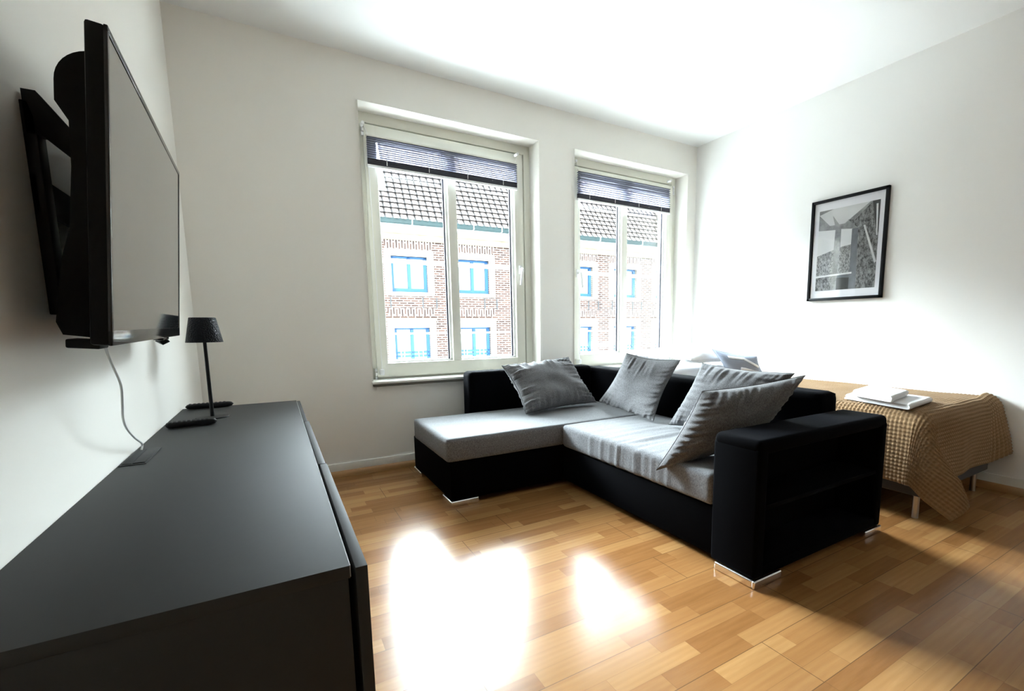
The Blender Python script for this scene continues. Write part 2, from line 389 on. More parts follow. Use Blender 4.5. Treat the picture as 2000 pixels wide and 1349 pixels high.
# ------------------------------------------------------------------ windows
YF = .14      # inner face of the fixed frame
def frame_ring(bm, x0, x1, z0, z1, y0, y1, wd, wb=None, bev=.006):
    wb = wb or wd
    add_box(bm, x0, x0 + wd, y0, y1, z0, z1, bev); add_box(bm, x1 - wd, x1, y0, y1, z0, z1, bev)
    add_box(bm, x0 + wd * .9, x1 - wd * .9, y0 + .0005, y1, z1 - wd, z1, bev); add_box(bm, x0 + wd * .9, x1 - wd * .9, y0 + .0005, y1, z0, z0 + wb, bev)
def window(n, xa, xb, sx0, sx1, mull, handle_x, hinge_x):
    e = thing('window_%d' % n, '', '', (xa, YF, ZS)); del e['label']; del e['category']
    e['kind'] = 'structure'; e['label'] = 'white plastic window'
    bm = bmesh.new(); frame_ring(bm, xa - .03, xb + .03, ZS - .02, ZT + .02, YF, YF + .07, .085, .075); obj('window_frame', bm, MAT['pvc'], e)
    bm = bmesh.new(); frame_ring(bm, xa - .03, xb + .03, ZS - .02, ZT + .02, YF + .052, YF + .10, .150, .150, .003); obj('frame_stop', bm, MAT['pvc'], e)
    bm = bmesh.new(); ys = YF - .022
    frame_ring(bm, sx0, sx1, .640, 2.345, ys, ys + .07, .078, .10)
    obj('sash', bm, MAT['pvc'], e)
    # rebate between frame and sash, seen as a thin dark line on the handle-free side
    g0, g1, gz0, gz1 = sx0 + .078, sx1 - .078, .74, 2.267
    bm = bmesh.new(); add_box(bm, mull[0], mull[1], ys + .004, ys + .07, gz0 - .005, gz1, .005); obj('mullion', bm, MAT['pvc'], e)
    bm = bmesh.new()
    for a, b in ((g0, mull[0]), (mull[1], g1)):
        t = .016
        for bb in ((a - .002, a + t * .35, gz0, gz1), (b - t, b + .002, gz0, gz1), (a, b, gz0 - .002, gz0 + t * .7), (a, b, gz1 - t, gz1)):
            add_box(bm, bb[0], bb[1], ys + .028, ys + .052, bb[2], bb[3], .002)
    obj('glazing_bead', bm, MAT['pvcbright'], e)
    bm = bmesh.new()
    for a, b in ((g0, mull[0]), (mull[1], g1)):
        for bb in ((b - .027, b - .016, gz0 + .01, gz1 - .01), (a + .006, b - .016, gz0 + .010, gz0 + .015)):
            add_box(bm, bb[0], bb[1], ys + .046, ys + .056, bb[2], bb[3])
    obj('gasket', bm, MAT['gasket'], e)
    for a, b in ((g0, mull[0]), (mull[1], g1)):
        bm = bmesh.new(); add_box(bm, a, b, ys + .048, ys + .054, gz0, gz1); obj('pane', bm, MAT['glass'], e, smooth=False)
    # handle
    bm = bmesh.new(); hz = 1.45
    add_box(bm, handle_x - .014, handle_x + .014, ys - .012, ys + .002, hz - .035, hz + .035, .005)
    dx = -.012 if n == 1 else .012
    tube(bm, [(handle_x, ys - .008, hz + .005), (handle_x, ys - .045, hz + .008), (handle_x + dx * .3, ys - .052, hz), (handle_x + dx, ys - .052, hz - .06), (handle_x + dx * 1.8, ys - .05, hz - .125)], [.010, .010, .012, .010, .008], 10)
    obj('handle', bm, MAT['pvcbright'], e)
    # hinges
    for z in (2.30, .66):
        bm = bmesh.new()
        for k in range(3): tube(bm, [(hinge_x, ys + .004, z + .006 + k * .028 - .04), (hinge_x, ys + .004, z + .028 + k * .028 - .04)], .009, 10)
        obj('hinge', bm, MAT['pvcbright'], e)
    # sill board
    bm = bmesh.new(); add_box(bm, xa - .012, xb + .012, -.038, YF, ZS - .016, ZS + .002, .005); obj('sill', bm, MAT['white'], e)
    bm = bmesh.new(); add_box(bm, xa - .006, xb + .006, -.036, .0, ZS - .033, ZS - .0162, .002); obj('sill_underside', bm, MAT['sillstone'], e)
    # outer ledge
    bm = bmesh.new(); add_box(bm, xa - .02, xb + .02, YF + .07, .40, ZS - .03, ZS + .01, .004); obj('outer_ledge', bm, MAT['stone'], e)
    return e
window(1, X1, X2, .992, 2.178, (1.556, 1.622), 2.140, .985)
window(2, X3, X4, 2.655, 3.825, (3.196, 3.262), 2.700, 3.838)
def guard(z, r, label, y, group=None):
    bm = bmesh.new(); tube(bm, [(.55, y, z), (2.4, y, z), (4.25, y, z)], r, 12)
    for x in (.57, 2.42, 4.23): tube(bm, [(x, .34, z), (x, y, z)], r * .8, 8)
    tag(obj('guard_bar', bm, MAT['pvcbright']), label, 'bar')
guard(1.50, .016, 'thick white horizontal bar outside the windows at handle height', .42)
guard(.945, .006, 'thin white horizontal bar outside the windows near their foot', .42)
def blind(x0, x1, z0, z1, label, frame_cords):
    y = .068
    e = thing('pleated_blind', label, 'blind', (x0, y, z0), 'pleated blinds on the window sashes')
    bm = bmesh.new(); add_box(bm, x0 - .003, x1 + .003, y - .012, y + .012, z1, z1 + .016, .003); obj('head_rail', bm, MAT['pvc'], e)
    bm = bmesh.new(); NP = 10; zt, zb = z1, z0 + .052
    pts = []
    for k in range(2 * NP + 1): pts.append((y + (.013 if k % 2 else -.013), zt + (zb - zt) * k / (2 * NP)))
    for (ya, za), (yb, zb_) in zip(pts, pts[1:]):
        a = [bm.verts.new(c) for c in ((x0, ya, za), (x1, ya, za), (x1, yb, zb_), (x0, yb, zb_))]; bm.faces.new(a)
    bmesh.ops.remove_doubles(bm, verts=bm.verts[:], dist=.0001)
    obj('pleated_fabric', bm, MAT['blind'], e, smooth=False, recalc=False)
    bm = bmesh.new()  # dark strips put in for the shade along the pleat creases
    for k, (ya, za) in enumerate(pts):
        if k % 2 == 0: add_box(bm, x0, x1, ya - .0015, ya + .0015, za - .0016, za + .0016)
    obj('pleat_crease_shade', bm, MAT['blindband'], e, smooth=False)
    bm = bmesh.new()
    for k in range(5): add_box(bm, x0, x1, y - .012, y + .012, z0 + .016 + k * .0078, z0 + .0225 + k * .0078, .002)
    obj('folded_stack', bm, MAT['blindband'], e)
    bm = bmesh.new(); add_box(bm, x0 - .004, x1 + .004, y - .013, y + .013, z0, z0 + .015, .003); obj('bottom_rail', bm, MAT['pvcbright'], e)
    for k in range(4):
        x = x0 + (x1 - x0) * (.11 + .26 * k)
        bm = bmesh.new(); tube(bm, [(x, y - .014, z0 + .02), (x, y - .015, z0 + .06), (x + .006, y - .015, z0 + .075)], .0022, 6); obj('cord_clip', bm, MAT['pvcbright'], e)
    for sx in (x0 + .012, x1 - .012):
        d = -.03 if sx < (x0 + x1) / 2 else .02
        bm = bmesh.new(); tube(bm, [(sx + d, y - .004, z1 + .082), (sx + d * .3, y - .002, z1 + .03), (sx, y, z1 + .012)], .0016, 6)
        tube(bm, [(sx + d, y - .012, z1 + .082), (sx + d, y + .04, z1 + .082)], .010, 12)
        obj('cord_anchor', bm, MAT['pvcbright'], e)
    cx = x0 + .035
    bm = bmesh.new(); tube(bm, [(x0 + .004, y - .002, z0), (x0 + .010, y - .002, 1.4), (x0 + .016, y - .002, .70)], .0018, 6)
    add_box(bm, x0 + .006, x0 + .030, y - .012, y + .045, .660, .70, .004)
    obj('tension_cord', bm, MAT['pvcbright'], e)
    return e
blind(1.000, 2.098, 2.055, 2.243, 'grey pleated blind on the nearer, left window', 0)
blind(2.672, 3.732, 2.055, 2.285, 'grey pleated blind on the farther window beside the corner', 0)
# ------------------------------------------------------------------ sideboard
SB = thing('sideboard', 'long charcoal black sideboard standing against the left wall', 'sideboard', (.23, -1.67, 0))
bm = bmesh.new(); add_box(bm, .002, .452, -2.6415, -.69, .03, .6085, .0004); obj('carcass', bm, MAT['cabinet'], SB)
bm = bmesh.new(); add_box(bm, .002, .455, -2.642, -.685, .6087, .629, .0005); obj('top_panel', bm, MAT['cabinet'], SB)
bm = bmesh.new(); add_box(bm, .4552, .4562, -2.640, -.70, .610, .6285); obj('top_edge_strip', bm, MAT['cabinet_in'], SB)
bm = bmesh.new(); add_box(bm, .04, .40, -2.60, -.74, .0, .03); obj('plinth', bm, MAT['cabdark'], SB)
for y0, y1, xo in ((-2.648, -2.005, .4795), (-2.001, -1.315, .4765), (-1.311, -.690, .471)):
    bm = bmesh.new(); add_box(bm, xo - .0175, xo, y0, y1, .035, .626, .0012); obj('door', bm, MAT['cabinet'], SB)
# cable flap in the top
CF = thing('cable_flap_tray', 'small dark cable flap set in the sideboard top by the wall', 'cable outlet', (.03, -1.645, .629))
bm = bmesh.new(); add_box(bm, .004, .062, -1.752, -1.545, .6292, .6312, .0008); obj('surround', bm, MAT['cabinet'], CF)
bm = bmesh.new(); add_box(bm, .010, .030, -1.742, -1.556, .6312, .6325, .0004); obj('slot', bm, MAT['cabdark'], CF)
bm = bmesh.new(); add_box(bm, .032, .058, -1.742, -1.556, .6313, .6335, .0008); obj('flap', bm, MAT['cabinet'], CF)
# cable from television
bm = bmesh.new()
def ray_at(u, v, ax, val):
    d = (RA @ Vector(((u - PX) / FPX, 1, -(v - PY) / FPX))); t = (val - CAM[ax]) / d[ax]; return CAM + d * t
cp = [ray_at(u, v, 0, x) for u, v, x in ((206, 676, .070), (210, 690, .068), (222, 718, .070), (236, 752, .066), (239, 790, .058), (240, 815, .050), (247, 836, .040), (262, 854, .030), (277, 866, .022))]
cp.append(Vector((.020, -1.572, .633)))
def smooth_path(P, k=8):
    P = [Vector(p) for p in P]; out = []
    for i in range(len(P) - 1):
        p0, p1, p2, p3 = P[max(i - 1, 0)], P[i], P[i + 1], P[min(i + 2, len(P) - 1)]
        for j in range(k):
            t = j / k
            out.append(.5 * ((2 * p1) + (-p0 + p2) * t + (2 * p0 - 5 * p1 + 4 * p2 - p3) * t * t + (-p0 + 3 * p1 - 3 * p2 + p3) * t ** 3))
    out.append(P[-1]); return out
tube(bm, smooth_path(cp), .0026, 8)
CB = obj('power_cable', bm, MAT['cable']); tag(CB, 'thin white cable hanging from the television into the sideboard top', 'cable')
# ------------------------------------------------------------------ television on its wall mount
TV = thing('television', 'black flat television mounted on the left wall, tilted downward', 'television', (.145, -1.795, 1.233))
TVM = Matrix.Translation((.145, -1.795, 1.233)) @ Matrix.Rotation(math.radians(1.77), 4, 'Z') @ Matrix.Rotation(math.radians(4.99), 4, 'Y') @ Matrix.Rotation(math.radians(.56), 4, 'X')
def tvo(name, bm, mat, parent=None, **k):
    bm.transform(TVM); return obj(name, bm, mat, parent or TV, **k)
bm = bmesh.new(); add_box(bm, -.030, -.004, -.460, .460, -.270, .270, .005); shell = tvo('shell', bm, MAT['black'])
bm = bmesh.new()
for b in ((-.460, .460, .258, .270), (-.460, .460, -.270, -.243), (-.460, -.450, -.270, .270), (.450, .460, -.270, .270)):
    add_box(bm, -.006, .0, b[0], b[1], b[2], b[3], .0015)
tvo('bezel', bm, MAT['bezel'])
bm = bmesh.new(); add_box(bm, -.006, -.0015, -.450, .450, -.243, .258); tvo('screen', bm, MAT['screen'], smooth=False)
bm = bmesh.new()   # rounded rear housing, cross-section swept along the width
pr = [(-.028, .264)] + [(-.030 - .062 * math.sin(a), .196 + .066 * math.cos(a)) for a in [k * math.pi / 20 for k in range(11)]] + [(-.092, .160), (-.074, .130), (-.072, .05), (-.076, -.06), (-.088, -.12), (-.097, -.235), (-.088, -.258), (-.028, -.262)]
prism(bm, [(a, -.352, b) for a, b in pr], (0, .70, 0)); tvo('rear_housing', bm, MAT['black'])
bm = bmesh.new(); tube(bm, [(-.004, .20, -.275), (-.012, .20, -.283), (-.024, .20, -.275)], .011, 12); add_box(bm, -.030, -.004, .15, .25, -.279, -.268, .004); tvo('receiver_window', bm, MAT['bezel'])
bm = bmesh.new(); add_box(bm, -.065, -.02, -.44, -.38, -.278, -.262, .003); tvo('input_panel', bm, MAT['black'])
MT = thing('wall_mount', 'black steel bracket fixing the television to the wall', 'bracket', (0, -1.8, 1.3))
bm = bmesh.new()
for y in (-2.040, -1.60):
    add_box(bm, .001, .020, y, y + .045, 1.02, 1.425, .002)
add_box(bm, .001, .012, -2.04, -1.56, 1.22, 1.29, .002)
obj('wall_plate', bm, MAT['blackmetal'], MT)
for y in (-2.040, -1.60):
    bm = bmesh.new()
    prism(bm, [(.006, y, 1.445), (.026, y, 1.445), (.092, y - .06, 1.352), (.092, y - .06, 1.30), (.026, y, 1.365), (.006, y, 1.365)], (0, .03, 0))
    obj('arm', bm, MAT['blackmetal'], MT)
# ------------------------------------------------------------------ lamp and remotes on the sideboard
LX, LY = .142, -1.02
LP = thing('table_lamp', 'slim black table lamp with hammered drum shade on the sideboard', 'lamp', (LX, LY, .629))
bm = bmesh.new(); lathe(bm, [(0, .629), (.056, .629), (.057, .631), (.056, .6335), (.012, .6355), (0, .6355)], 48, (LX, LY)); obj('base', bm, MAT['blackmetal'], LP)
bm = bmesh.new(); lathe(bm, [(0, .634), (.0075, .634), (.0068, .66), (.0062, .97), (0, .97)], 16, (LX, LY)); obj('pole', bm, MAT['blackmetal'], LP)
bm = bmesh.new(); lathe(bm, [(0, .965), (.055, .965), (.0555, .9385), (.0615, .9375), (.0620, .9385), (.0445, 1.034), (.043, 1.036), (0, 1.036)], 64, (LX, LY)); obj('lamp_shade', bm, MAT['shade'], LP)
def remote(p0, p1, label, wd=.042):
    p0, p1 = Vector(p0), Vector(p1); c = (p0 + p1) / 2; L = (p1 - p0).length; ang = math.atan2(p1.y - p0.y, p1.x - p0.x)
    e = thing('remote_control', label, 'remote control', c, 'remote controls on the sideboard')
    X = Matrix.Translation(c) @ Matrix.Rotation(ang, 4, 'Z')
    bm = bmesh.new()
    def fn(u, v):
        th = v * 2 * math.pi; k = 2 * abs(u - .5); s = (1 - k ** 8) ** .5 if k < 1 else 0
        tp = 1 - .18 * u
        cx = abs(math.cos(th)) ** .6 * (1 if math.cos(th) > 0 else -1); sy = abs(math.sin(th)) ** .6 * (1 if math.sin(th) > 0 else -1)
        return ((u - .5) * L, cx * wd / 2 * s * tp, .0125 + sy * .0122 * max(s, .05) * (1 - .12 * math.sin(u * math.pi)))
    grid(bm, 28, 20, fn); bmesh.ops.remove_doubles(bm, verts=bm.verts[:], dist=.00005); bm.transform(X); obj('body', bm, MAT['rubber'], e)
    bm = bmesh.new()
    for i in range(9):
        for j in range(3):
            x = (-.40 + i * .088) * L; y = (j - 1) * wd * .27
            if i == 4: y *= .7
            add_box(bm, x - .0045, x + .0045, y - .0036, y + .0036, .0195, .0244 if i != 4 else .0250, .0012)
    bm.transform(X); b = obj('keypad', bm, MAT['rubber2'], e)
remote((.016, -.722, .629), (.196, -.712, .629), 'black remote control behind the lamp, nearest the window wall')
remote((.018, -1.205, .629), (.172, -1.185, .629), 'black remote control in front of the lamp base')
# ------------------------------------------------------------------ sofa
SF = thing('corner_sofa', 'black corner sofa with grey seat cushions and a chaise', 'sofa', (2.1, -1.3, 0))
bm = bmesh.new(); add_box(bm, 1.157, 2.60, -.945, -.155, .030, .252, .008, 3); obj('chaise_base', bm, MAT['velvet'], SF)
bm = bmesh.new(); add_box(bm, 1.885, 2.60, -2.135, -.943, .030, .245, .008, 3); obj('seat_base', bm, MAT['velvet'], SF)
def soft_box(name, x0, x1, y0, y1, z0, z1, r, mat, parent, puff=.0, wr=0., seed=0, res=.02, wdir=(3., 9.), dens=None):
    """rounded upholstered block with a slightly domed, creased top"""
    nx = max(6, int((x1 - x0) / res)); ny = max(6, int((y1 - y0) / res)); nz = max(4, int((z1 - z0) / res))
    bm = bmesh.new(); add_box(bm, x0, x1, y0, y1, z0, z1)
    for ax, n, a, b in ((0, nx, x0, x1), (1, ny, y0, y1), (2, nz, z0, z1)):
        for k in range(1, n):
            c = [0, 0, 0]; c[ax] = a + (b - a) * k / n; nn = [0, 0, 0]; nn[ax] = 1
            bmesh.ops.bisect_plane(bm, geom=bm.verts[:] + bm.edges[:] + bm.faces[:], plane_co=c, plane_no=nn)
    lo = Vector((x0 + r, y0 + r, z0 + r)); hi = Vector((x1 - r, y1 - r, z1 - r))
    for v in bm.verts:
        q = Vector((min(max(v.co.x, lo.x), hi.x), min(max(v.co.y, lo.y), hi.y), min(max(v.co.z, lo.z), hi.z)))
        d = v.co - q
        if d.length > r: v.co = q + d.normalized() * r
        u = (v.co.x - x0) / (x1 - x0); t = (v.co.y - y0) / (y1 - y0); h = (v.co.z - z0) / (z1 - z0)
        v.co.z += puff * max(0, 16 * u * (1 - u) * t * (1 - t)) * h
        if wr:
            f = noise.noise(Vector((v.co.x * wdir[0] + seed, v.co.y * wdir[1], seed)))
            g = noise.noise(Vector((v.co.x * wdir[0] * 2.2, v.co.y * wdir[1] * 2.3 + v.co.z * 4, seed + 5)))
            k = wr * (dens(u, t) if dens else 1)
            v.co.z += k * (f + .6 * g) * h
            if u < .02 + .5 * r / (x1 - x0): v.co.x += .8 * k * (g + f)
            if t < .02 + .5 * r / (y1 - y0): v.co.y += .5 * k * (g + f)
    return obj(name, bm, mat, parent, angle=80)
soft_box('chaise_cushion', 1.140, 2.605, -.953, -.235, .253, .385, .014, MAT['grey'], SF, .008, .0022, 3, .025, (2., 7.))
soft_box('seat_cushion', 1.868, 2.605, -2.128, -.957, .247, .385, .022, MAT['grey'], SF, .012, .0058, 8, .013, (3.2, 21.), lambda u, t: .25 + max(0, 1 - abs(t - .45) * 2.2))
soft_box('backrest', 1.545, 2.612, -.232, -.085, .10, .672, .028, MAT['velvet'], SF, 0, .001, 1, .03)
soft_box('backrest', 2.615, 2.790, -2.128, -.085, .03, .655, .030, MAT['velvet'], SF, 0, .001, 2, .04)
AR = bmesh.new()
ax0, ax1, ay0, ay1, az0, az1 = 1.858, 2.800, -2.352, -2.137, .030, .568
# armrest carcass around an open two-tier shelf that faces the room
add_box(AR, ax0, ax0 + .055, ay0, ay1, az0, az1 - .03, .014, 3)
add_box(AR, ax1 - .055, ax1, ay0, ay1, az0, az1 - .03, .014, 3)
add_box(AR, ax0, ax1, ay0, ay1, az1 - .058, az1, .024, 4)
add_box(AR, ax0 + .02, ax1 - .02, ay1 - .025, ay1 - .002, az0 + .01, az1 - .02)
add_box(AR, ax0 + .02, ax1 - .02, ay0 + .004, ay1 - .01, az0, az0 + .045, .008)
AO = obj('armrest', AR, MAT['velvet'], SF)
bm = bmesh.new(); add_box(bm, ax0 + .05, ax1 - .05, ay0 + .012, ay1 - .02, .290, .310, .004)
obj('shelf', bm, MAT['velvet'], SF)
def foot(cx, cy, dx, dy, lx, ly):
    bm = bmesh.new(); t = .014
    add_box(bm, cx, cx + dx * lx, cy, cy + dy * t, .0, .032, .006, 4); add_box(bm, cx, cx + dx * t, cy + dy * t, cy + dy * ly, .0, .032, .006, 4)
    obj('foot', bm, MAT['chrome'], SF)
foot(1.850, -2.358, 1, 1, .17, .19); foot(2.805, -2.358, -1, 1, .145, .17)
foot(1.149, -.953, 1, 1, .165, .155); foot(1.149, -.150, 1, -1, .165, .17); foot(2.79, -.10, -1, -1, .16, .16)
# ------------------------------------------------------------------ loose cushions
def pillow(name, corners, T, mat, label, cat, group=None, seed=0, wr=.006, pinch=.055, side=1., N=72, decor=None, bulge=.0):
    c = [Vector(p) for p in corners]   # TL TR BR BL
    nrm = ((c[1] - c[0]).cross(c[3] - c[0])).normalized()
    ctr = sum(c, Vector()) / 4
    e = thing(name, label, cat, (ctr.x, ctr.y, min(p.z for p in c)), group)
    def mid(u, v):
        # edges pull inward between the corners
        pu, pv = pinch * math.sin(math.pi * v), pinch * math.sin(math.pi * u)
        uu = u + pu * (1 - 2 * u) * (abs(2 * u - 1) ** 3); vv = v + pv * (1 - 2 * v) * (abs(2 * v - 1) ** 3)
        p = (c[0] * (1 - uu) + c[1] * uu) * (1 - vv) + (c[3] * (1 - uu) + c[2] * uu) * vv
        return p + nrm * bulge * math.sin(math.pi * u) * math.sin(math.pi * v)
    def th(u, v):
        a, b = abs(2 * u - 1), abs(2 * v - 1)
        return T * (max(0, 1 - a ** 2.8) ** .50) * (max(0, 1 - b ** 2.8) ** .50)
    bm = bmesh.new()
    def fn(s):
        def f(u, v):
            # concentrate rows near the edges
            u = .5 - .5 * math.cos(math.pi * u) if True else u; v = .5 - .5 * math.cos(math.pi * v)
            t = th(u, v); p = mid(u, v)
            a, b = abs(2 * u - 1), abs(2 * v - 1)
            ed = max(a, b)
            # creases run inward from the seams
            w1 = noise.noise(Vector((u * 24 + seed, v * 3, seed))) * b ** 3 + noise.noise(Vector((u * 3, v * 24 + seed, seed + 9))) * a ** 3
            w2 = noise.noise(Vector((u * 4.5 + seed, v * 4.5, s * 3 + seed)))
            w = (w1 * 1.7 + w2 * .55) * wr * min(1, 1.6 * t / T)
            return p + nrm * s * (t + w)
        return f
    grid(bm, N, N, fn(1)); grid(bm, N, N, fn(-1))
    bmesh.ops.remove_doubles(bm, verts=bm.verts[:], dist=.0004)
    b = obj('cover', bm, mat, e, angle=85)
    bm = bmesh.new(); P = []
    for k in range(24): P.append(mid(k / 24, 0))
    for k in range(24): P.append(mid(1, k / 24))
    for k in range(24): P.append(mid(1 - k / 24, 1))
    for k in range(25): P.append(mid(0, 1 - k / 24))
    tube(bm, P, .0022, 6, cap=False); obj('seam', bm, MAT['seam'] if mat is MAT['greyp'] else mat, e)
    if decor: decor(e, mid, th, nrm)
    return e
GP = 'grey throw cushions on the sofa'
pillow('throw_cushion', [ray_at(980, 714, 1, -.35), ray_at(1110, 697, 1, -.29), ray_at(1165, 785, 2, .415), ray_at(1027, 808, 2, .41)], .085, MAT['greyp'], 'wide grey cushion on the chaise, leaning on the window-side backrest', 'cushion', GP, 2, .026, .05)
pillow('throw_cushion', [ray_at(1224, 690, 0, 2.40), ray_at(1329, 703, 0, 2.58), ray_at(1276, 822, 2, .41), ray_at(1170, 783, 2, .435)], .092, MAT['greyp'], 'grey cushion standing alone in the sofa corner under the farther window', 'cushion', GP, 12, .016, .05)
pillow('throw_cushion', [ray_at(1372, 709, 0, 2.44), ray_at(1552, 729, 0, 2.585), (2.40, -1.86, .42), ray_at(1306, 829, 2, .41)], .088, MAT['greyp'], 'grey cushion behind the front cushion, against the long backrest', 'cushion', GP, 23, .014, .04)
pillow('throw_cushion', [ray_at(1372, 764, 1, -1.955), ray_at(1573, 733, 1, -2.19), (2.26, -2.02, .43), ray_at(1281, 918, 0, 1.815)], .10, MAT['greyp'], 'grey cushion in front, slumped over the armrest with a tip over the seat edge', 'cushion', GP, 35, .018, .03)
# ------------------------------------------------------------------ bed
BD = thing('bed', 'grey box bed on steel legs standing along the right wall', 'bed', (3.53, -1.4, 0))
BX0, BX1, BY0, BY1 = 3.085, 3.955, -2.405, -.32
bm = bmesh.new(); add_box(bm, BX0, BX1, BY0, BY1, .122, .300, .010, 3); obj('bed_base', bm, MAT['bedbase'], BD)
bm = bmesh.new(); add_box(bm, BX0 + .016, BX1 - .016, BY0 + .016, BY1, .302, .528, .06, 5); obj('mattress', bm, MAT['mattress'], BD)
for x, y in ((3.128, -2.368), (3.868, -2.368), (3.128, -.40), (3.868, -.40)):
    bm = bmesh.new(); tube(bm, [(x, y, 0), (x, y, .124)], .0145, 16); obj('leg', bm, MAT['steel'], BD)
def blanket():
    TOPZ = .548; xL, yF = BX0 - .008, BY0 - .008; xR = W - .012
    oL, oF, oR = .34, .33, .055      # overhang: left side, foot, and the little that tucks by the wall
    s0, s1 = xL - oL, xR; t0, t1 = yF - oF, -.98
    cell = .0200; RC = .075
    step = .0050
    ns, ntt = int((s1 - s0) / step), int((t1 - t0) / step)
    def edge_curve(d):   # d = distance past the edge start -> (outward, down)
        # quarter-round over the mattress edge then straight down
        a = d / RC
        if d <= 0: return 0., 0.
        if a < math.pi / 2: return RC * math.sin(a), RC * (1 - math.cos(a))
        return RC + .0, RC + (d - RC * math.pi / 2)
    def pos(s, t):
        du = (xL + RC) - s; dv = (yF + RC) - t
        z = TOPZ
        # gentle undulation of the top
        und = .006 * noise.noise(Vector((s * 2.2, t * 2.2, 1.3))) + .004 * noise.noise(Vector((s * 6, t * 5, 4.)))
        R0 = xR - s
        if du <= 0 and dv <= 0:
            p = Vector((s, t, z + und)); n = Vector((0, 0, 1))
            rr = max(0, .10 - R0); 
        elif dv <= 0:      # left side
            o_, d_ = edge_curve(du); k = min(1, max(0, d_ - .03) / .25)
            wv = .012 * k * math.sin(t * 15 + .6 * math.sin(t * 4)) + .008 * k
            p = Vector((xL + RC - o_ - wv, t, z + und - d_)); a = min(du / RC, math.pi / 2); n = Vector((-math.sin(a), 0, math.cos(a)))
        elif du <= 0:      # foot end
            o_, d_ = edge_curve(dv); k = min(1, max(0, d_ - .03) / .25)
            wv = k * (.010 * math.sin(s * 13 + 1.0) + .010)
            # towards the wall the corner of the blanket swings out past the bed foot
            q = min(1, max(0, (s - 3.84) / .12)); q = q * q * (3 - 2 * q)
            wv += q * (.010 * k + .16 * max(0, d_ - .04))
            lift = q * .02
            p = Vector((s, yF + RC - o_ - wv, z + und - d_ * (1 - .10 * q) + lift)); a = min(dv / RC, math.pi / 2); n = Vector((0, -math.sin(a), math.cos(a)))
        else:              # the free corner hangs as one fold
            r = math.hypot(du, dv); ph = math.atan2(dv, du)          # 0 = side, pi/2 = foot
            o_, d_ = edge_curve(r)
            k = min(1, max(0, d_ - .02) / .3)
            s2 = math.sin(2 * ph)
            # fabric surplus folds outward; crest leans to the foot side
            crest = math.exp(-((ph - .95) / .33) ** 2)
            dip = math.exp(-((ph - .42) / .25) ** 2)
            ox = math.cos(ph); oy = math.sin(ph)
            out = o_ + k * (.17 * crest * d_ / .4 + .03 * dip * 0)
            # slide along the foot so that the fold reads as a hanging flap
            sl = k * (.16 * crest) * d_ / .45
            p = Vector((xL + RC - out * ox + sl - .02 * k * math.cos(ph) , yF + RC - out * oy - .018 * k * oy, z + und - d_ * (1 - .05 * s2)))
            a = min(r / RC, math.pi / 2); n = Vector((-math.sin(a) * ox, -math.sin(a) * oy, math.cos(a)))
        return p, n
    bm = bmesh.new(); V = []
    for i in range(ns + 1):
        row = []
        for j in range(ntt + 1):
            s = s0 + (s1 - s0) * i / ns; t = t0 + (t1 - t0) * j / ntt
            jt = .004 * noise.noise(Vector((s * 5, t * 5, 7)))
            p, n = pos(s, t)
            cs = abs(math.sin(math.pi * (s + jt) / cell)); ct = abs(math.sin(math.pi * (t + jt) / cell))
            h = .0100 * (cs ** .7) * (ct ** .7)
            p = p + n * h
            if p.z < .012: p.z = .012
            if p.x > W - .006: p.x = W - .006
            row.append(bm.verts.new(p))
        V.append(row)
    for i in range(ns):
        for j in range(ntt):
            bm.faces.new((V[i][j], V[i + 1][j], V[i + 1][j + 1], V[i][j + 1]))
    o = obj('waffle_blanket', bm, MAT['waffle'], angle=180, recalc=False)
    md = o.modifiers.new('thickness', 'SOLIDIFY'); md.thickness = .005; md.offset = -1
    tag(o, 'brown waffle-textured blanket draped over the foot of the bed', 'blanket')
blanket()
# folded white duvet and pillow at the head of the bed
def soft_slab(name, x0, x1, y0, y1, z0, z1, r, mat, label, cat, seed=0, am=.01, parent=None, group=None):
    o = soft_box(name, x0, x1, y0, y1, z0, z1, r, mat, parent, .0, am, seed, .03, (5., 6.))
    if label: tag(o, label, cat, group)
    return o
soft_slab('duvet', BX0 - .005, BX1 - .005, -.70, -.34, .530, .645, .05, MAT['linen'], 'white duvet folded on the bed behind the sofa back', 'duvet', 4, .012)
pillow('bed_pillow', [(3.15, -.38, .79), (3.80, -.36, .79), (3.80, -.78, .72), (3.15, -.80, .72)], .06, MAT['linen'], 'white bed pillow propped at the head of the bed', 'pillow', None, 41, .006, .03)
def stripes(e, mid, th, nrm):
    for q, (pts, wd) in enumerate((([(.30, .14), (.66, .13), (.97, .44)], .085), ([(.50, .98), (.52, .55), (.98, .72)], .16), ([(.56, .98), (.99, .90)], .11))):
        bm = bmesh.new(); L = []
        P = []
        for a, b in zip(pts, pts[1:]):
            for k in range(14): P.append((a[0] + (b[0] - a[0]) * k / 14, a[1] + (b[1] - a[1]) * k / 14))
        P.append(pts[-1])
        for i, (u, v) in enumerate(P):
            a = Vector(P[max(i - 1, 0)]); b = Vector(P[min(i + 1, len(P) - 1)]); d = (b - a).normalized(); nn = Vector((-d.y, d.x)) * wd / 2
            row = []
            for k in (-1, -.3, .3, 1):
                uu = min(.985, max(.015, u + nn.x * k)); vv = min(.985, max(.015, v + nn.y * k))
                row.append(bm.verts.new(mid(uu, vv) + nrm * SGN * (th(uu, vv) + .006)))
            L.append(row)
        for r0, r1 in zip(L, L[1:]):
            for k in range(3): bm.faces.new((r0[k], r0[k + 1], r1[k + 1], r1[k]))
        o = obj('white_stripe', bm, MAT['linen'], e)
        m_ = o.modifiers.new('thickness', 'SOLIDIFY'); m_.thickness = .003
MAT['bluegrey'] = simple('blue_grey_cotton', (.30, .34, .42), .9, .05, 40, .3, 300)
